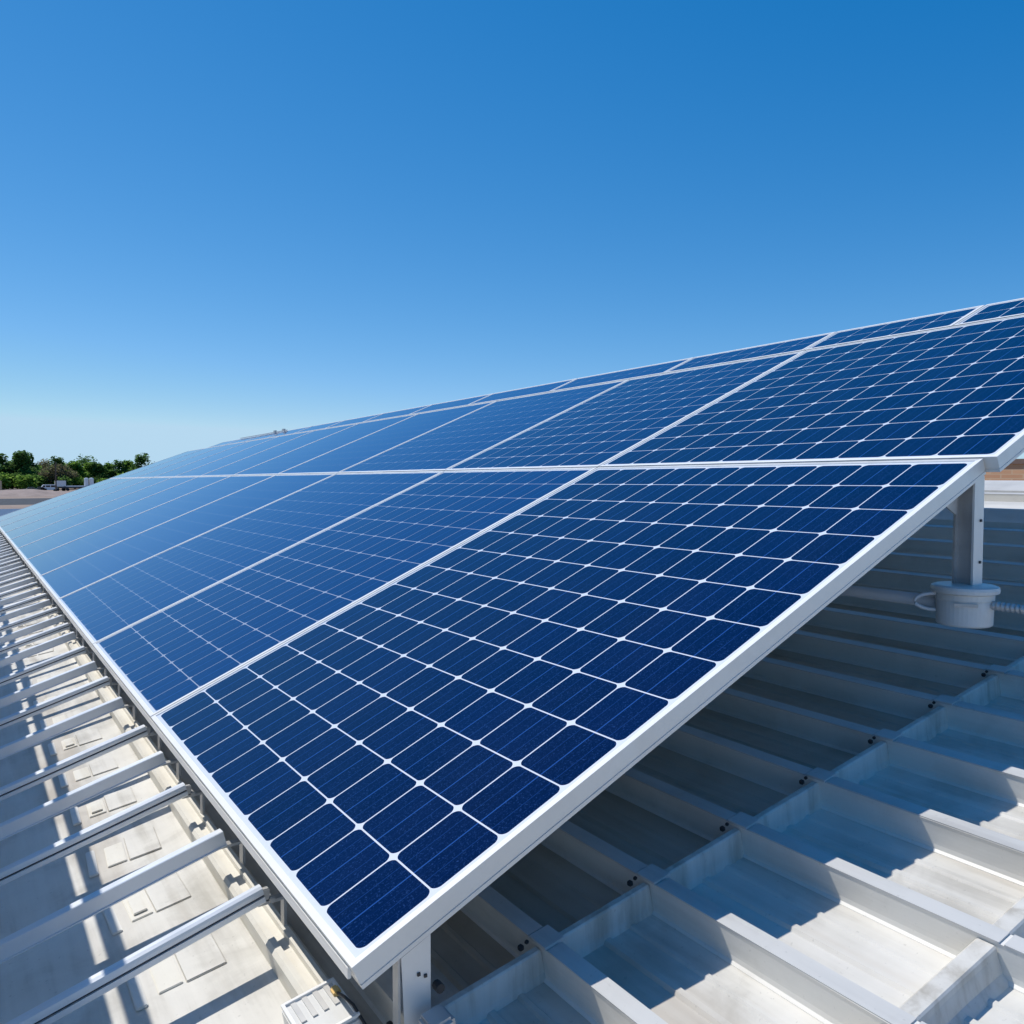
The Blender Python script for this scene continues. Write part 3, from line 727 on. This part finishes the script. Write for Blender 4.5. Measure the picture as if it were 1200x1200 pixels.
# a far-off wood closing the horizon behind them
bm = bmesh.new(); rg = random.Random(5)
for i in range(16000):
    x = rg.uniform(-330, 520); y = 440 + rg.uniform(0, 30); hgt_ = 8.2 + 1.6 * math.sin(x * .05) + 1.8 * math.sin(x * .17 + 1)
    z = rg.uniform(0, 1) ** .7 * hgt_; s = rg.uniform(1.0, 2.0); q = Matrix.Rotation(rg.uniform(0, 6.28), 3, 'Z') @ Matrix.Rotation(rg.uniform(-1.2, 1.2), 3, 'X'); p = Vector((x, y, z))
    bm.faces.new([bm.verts.new(p + q @ Vector(v) * s) for v in ((-.5, -.35, 0), (.5, -.3, .1), (.45, .4, 0), (-.4, .45, -.1))])
tag(build('distant_wood', bm, LM[1], origin=(60, 455, 0)), 'dark green far wood seen low between the trees', 'wood', kind='stuff')

M['van'] = plain('white_body', (.8, .8, .8), .35, 0, .03); M['win'] = plain('car_window', (.02, .025, .03), .1); M['tyre'] = plain('tyre', (.02, .02, .02), .8)
M['carg'] = plain('dark_car_paint', (.05, .065, .07), .3); M['carb'] = plain('green_grey_car_paint', (.10, .13, .13), .3)
def vehicle(name, x, y, L, Hh, paint, label, cat, van=True, rz=0.0, group=None):
    root = emp(name, Vector((x, y, 0)), label, cat, group); root.rotation_euler = (0, 0, 0)
    Wd = 1.9; o = Vector((x, y, 0))
    def ext(prof, w, bm):
        A = [bm.verts.new(o + Vector((a * L, -w / 2, b * Hh))) for a, b in prof]; B = [bm.verts.new(o + Vector((a * L, w / 2, b * Hh))) for a, b in prof]
        for i in range(len(prof)): bm.faces.new((A[i], A[(i + 1) % len(prof)], B[(i + 1) % len(prof)], B[i]))
        bm.faces.new(A[::-1]); bm.faces.new(B)
    if van: pr = [(-.5, .16), (-.5, .50), (-.47, .58), (-.36, .94), (-.30, 1), (.47, 1), (.5, .94), (.5, .16)]
    else: pr = [(-.5, .2), (-.5, .45), (-.47, .58), (-.25, .64), (-.13, .97), (.0, 1), (.2, 1), (.36, .66), (.48, .6), (.5, .45), (.5, .2)]
    bm = bmesh.new(); ext(pr, Wd, bm); build('body', bm, paint, root, bevel=.06)
    wins = [[(-.40, .60), (-.33, .88), (-.22, .88), (-.22, .60)], [(-.18, .60), (-.18, .88), (.06, .88), (.06, .60)], [(.10, .60), (.10, .88), (.34, .88), (.34, .60)]] if van else [[(-.22, .67), (-.12, .92), (.02, .92), (.02, .67)], [(.05, .67), (.05, .92), (.18, .92), (.28, .67)]]
    for w_ in wins:
        bm = bmesh.new(); ext(w_, Wd + .03, bm); build('window', bm, M['win'], root)
    for a in (-.32, .32):
        for s_ in (-1, 1):
            bm = bmesh.new(); tube(bm, [o + Vector((a * L, s_ * .78, .34)), o + Vector((a * L, s_ * .99, .34))], .34, 18); build('wheel', bm, M['tyre'], root)
    return root
Yv = 345
vehicle('van', Yv * ax(57.5), Yv, 5.4, 2.3, M['van'], 'white van with dark windows parked left of the utility pole', 'van')
vehicle('parked_car', (Yv - 8) * ax(36), Yv - 8, 4.5, 1.55, M['carb'], 'grey green car parked farthest left before the trees', 'car', False, group='cars parked before the trees')
vehicle('parked_car', Yv * ax(47), Yv, 4.3, 1.5, M['carg'], 'dark car parked between the grey green car and the van', 'car', False, group='cars parked before the trees')
# box trailer
tx = Yv * ax(71); tr = emp('box_trailer', Vector((tx, Yv, 0)), 'pale grey box trailer right of the utility pole', 'trailer')
bm = bmesh.new(); box(bm, (tx, Yv, 2.6), (3.4, 2.3, 2.1)); build('box_body', bm, plain('trailer_white', (.72, .72, .72), .5), tr, bevel=.05)
bm = bmesh.new(); box(bm, (tx, Yv, 1.35), (3.6, 2.2, .35)); build('chassis', bm, M['dark'], tr)
for a in (-.9, .9):
    for s_ in (-1, 1):
        bm = bmesh.new(); tube(bm, [(tx + a, Yv + s_ * .85, .5), (tx + a, Yv + s_ * 1.15, .5)], .5, 16); build('wheel', bm, M['tyre'], tr)
# flatbed
fx = Yv * ax(86); tr = emp('flatbed_trailer', Vector((fx, Yv, 0)), 'long low flatbed trailer under a pale tarpaulin left of the white tank', 'trailer')
bm = bmesh.new(); box(bm, (fx, Yv, 1.15), (8.4, 2.4, .45)); build('bed', bm, M['dark'], tr, bevel=.04)
bm = bmesh.new(); box(bm, (fx + .3, Yv, 1.62), (7.2, 2.3, .42)); build('tarpaulin', bm, plain('tarp', (.62, .64, .66), .6), tr, bevel=.12)
for a in (-3, -1.8, 2.6):
    for s_ in (-1, 1):
        bm = bmesh.new(); tube(bm, [(fx + a, Yv + s_ * .85, .48), (fx + a, Yv + s_ * 1.15, .48)], .48, 16); build('wheel', bm, M['tyre'], tr)
# white tank / cabin
kx = Yv * ax(104.5); tr = emp('storage_tank', Vector((kx, Yv, 0)), 'twin white storage tanks on a stand beside the array edge', 'tank')
for d in (-.85, .85):
    bm = bmesh.new(); lathe(bm, (kx + d, Yv, 1.7), [(.1, 0), (.7, .05), (.74, .3), (.74, 2.6), (.65, 2.85), (.1, 3.0)], 24); build('tank', bm, M['van'], tr)
bm = bmesh.new()
for a in (-1.4, 0, 1.4):
    for s_ in (-.7, .7): box(bm, (kx + a, Yv + s_, .8), (.14, .14, 1.6))
box(bm, (kx, Yv, 1.65), (3.2, 1.8, .12)); build('stand', bm, M['galv'], tr)
# utility pole
ux = 338 * ax(65.8); tr = emp('utility_pole', Vector((ux, 338, 0)), 'dark wooden utility pole beside the white van', 'pole')
bm = bmesh.new(); tube(bm, [(ux, 338, 0), (ux, 338, 5), (ux + .05, 338, 10.2)], [.26, .24, .2], 10); build('shaft', bm, M['bark'], tr)
bm = bmesh.new(); box(bm, (ux, 338, 9.3), (2.2, .14, .14)); build('crossarm', bm, M['bark'], tr)
# short post on the far left
vx = 330 * ax(1.2); bm = bmesh.new(); tube(bm, [(vx, 330, 0), (vx, 330, 3.6)], [.28, .26], 10); tube(bm, [(vx, 330, 3.6), (vx, 330, 3.8)], [.34, .2], 10)
tag(build('bollard_post', bm, plain('tan_post', (.50, .36, .24), .8), origin=(vx, 330, 0)), 'short tan post at the far left edge before the dark trees', 'post')
# blue-grey ribbed roof of a low building close behind our roof
lb = emp('low_building', Vector((5, 72, 0)), 'low building with a slate blue ribbed roof beyond the array end', 'building')
bm = bmesh.new(); box(bm, (2, 72, 1.4), (60, 20, 2.8)); build('wall', bm, M['curb'], lb)
bm = bmesh.new()
for k in range(12):
    y0 = 61.5 + k * 1.75
    hexa(bm, [Vector((-29, y0, 2.83)), Vector((33, y0, 2.83)), Vector((33, y0 + 1.72, 2.83)), Vector((-29, y0 + 1.72, 2.83)), Vector((-29, y0, 2.92)), Vector((33, y0, 2.92)), Vector((33, y0 + 1.72, 3.10)), Vector((-29, y0 + 1.72, 3.10))])
build('roof', bm, painted('slate_blue_roof', (.06, .10, .17), (.16, .20, .25), .5, .4), lb)
# brick building beyond the ridge on the right
M['brick'] = None
def brick_mat():
    m, nt, p = NT('tan_brick')
    t = nt.nodes.new('ShaderNodeTexBrick'); t.inputs['Scale'].default_value = 1; t.inputs['Brick Width'].default_value = .9; t.inputs['Row Height'].default_value = .3; t.inputs['Mortar Size'].default_value = .03
    t.inputs['Color1'].default_value = (.50, .27, .15, 1); t.inputs['Color2'].default_value = (.40, .20, .11, 1); t.inputs['Mortar'].default_value = (.46, .33, .22, 1)
    tc = nt.nodes.new('ShaderNodeTexCoord'); mp = nt.nodes.new('ShaderNodeMapping'); mp.inputs['Rotation'].default_value = (R(90), 0, R(0)); nt.links.new(tc.outputs['Object'], mp.inputs[0]); nt.links.new(mp.outputs[0], t.inputs[0])
    n = noise(nt, coords(nt, (.3, .3, 2.2)), 1.4, 5)
    nt.links.new(mix(nt, MA(nt, 'MULTIPLY', n, .6), t.outputs[0], (.52, .34, .22)), p.inputs['Base Color']); p.inputs['Roughness'].default_value = .9; return m
bb = emp('brick_building', Vector((62, 31, 0)), 'tan brick building beyond the roof ridge under the raised panel corner', 'building')
bm = bmesh.new(); rz = Matrix.Rotation(R(-25), 3, 'Z'); box(bm, (68, 30, 3.35), (14, 60, 6.7), rot=rz); build('wall', bm, brick_mat(), bb)
bm = bmesh.new(); box(bm, (68, 30, 6.86), (14.4, 60.4, .34), rot=rz); build('parapet_cap', bm, plain('dark_brown_coping', (.13, .085, .07), .8), bb)
bm = bmesh.new()
print('objects', len(bpy.data.objects))
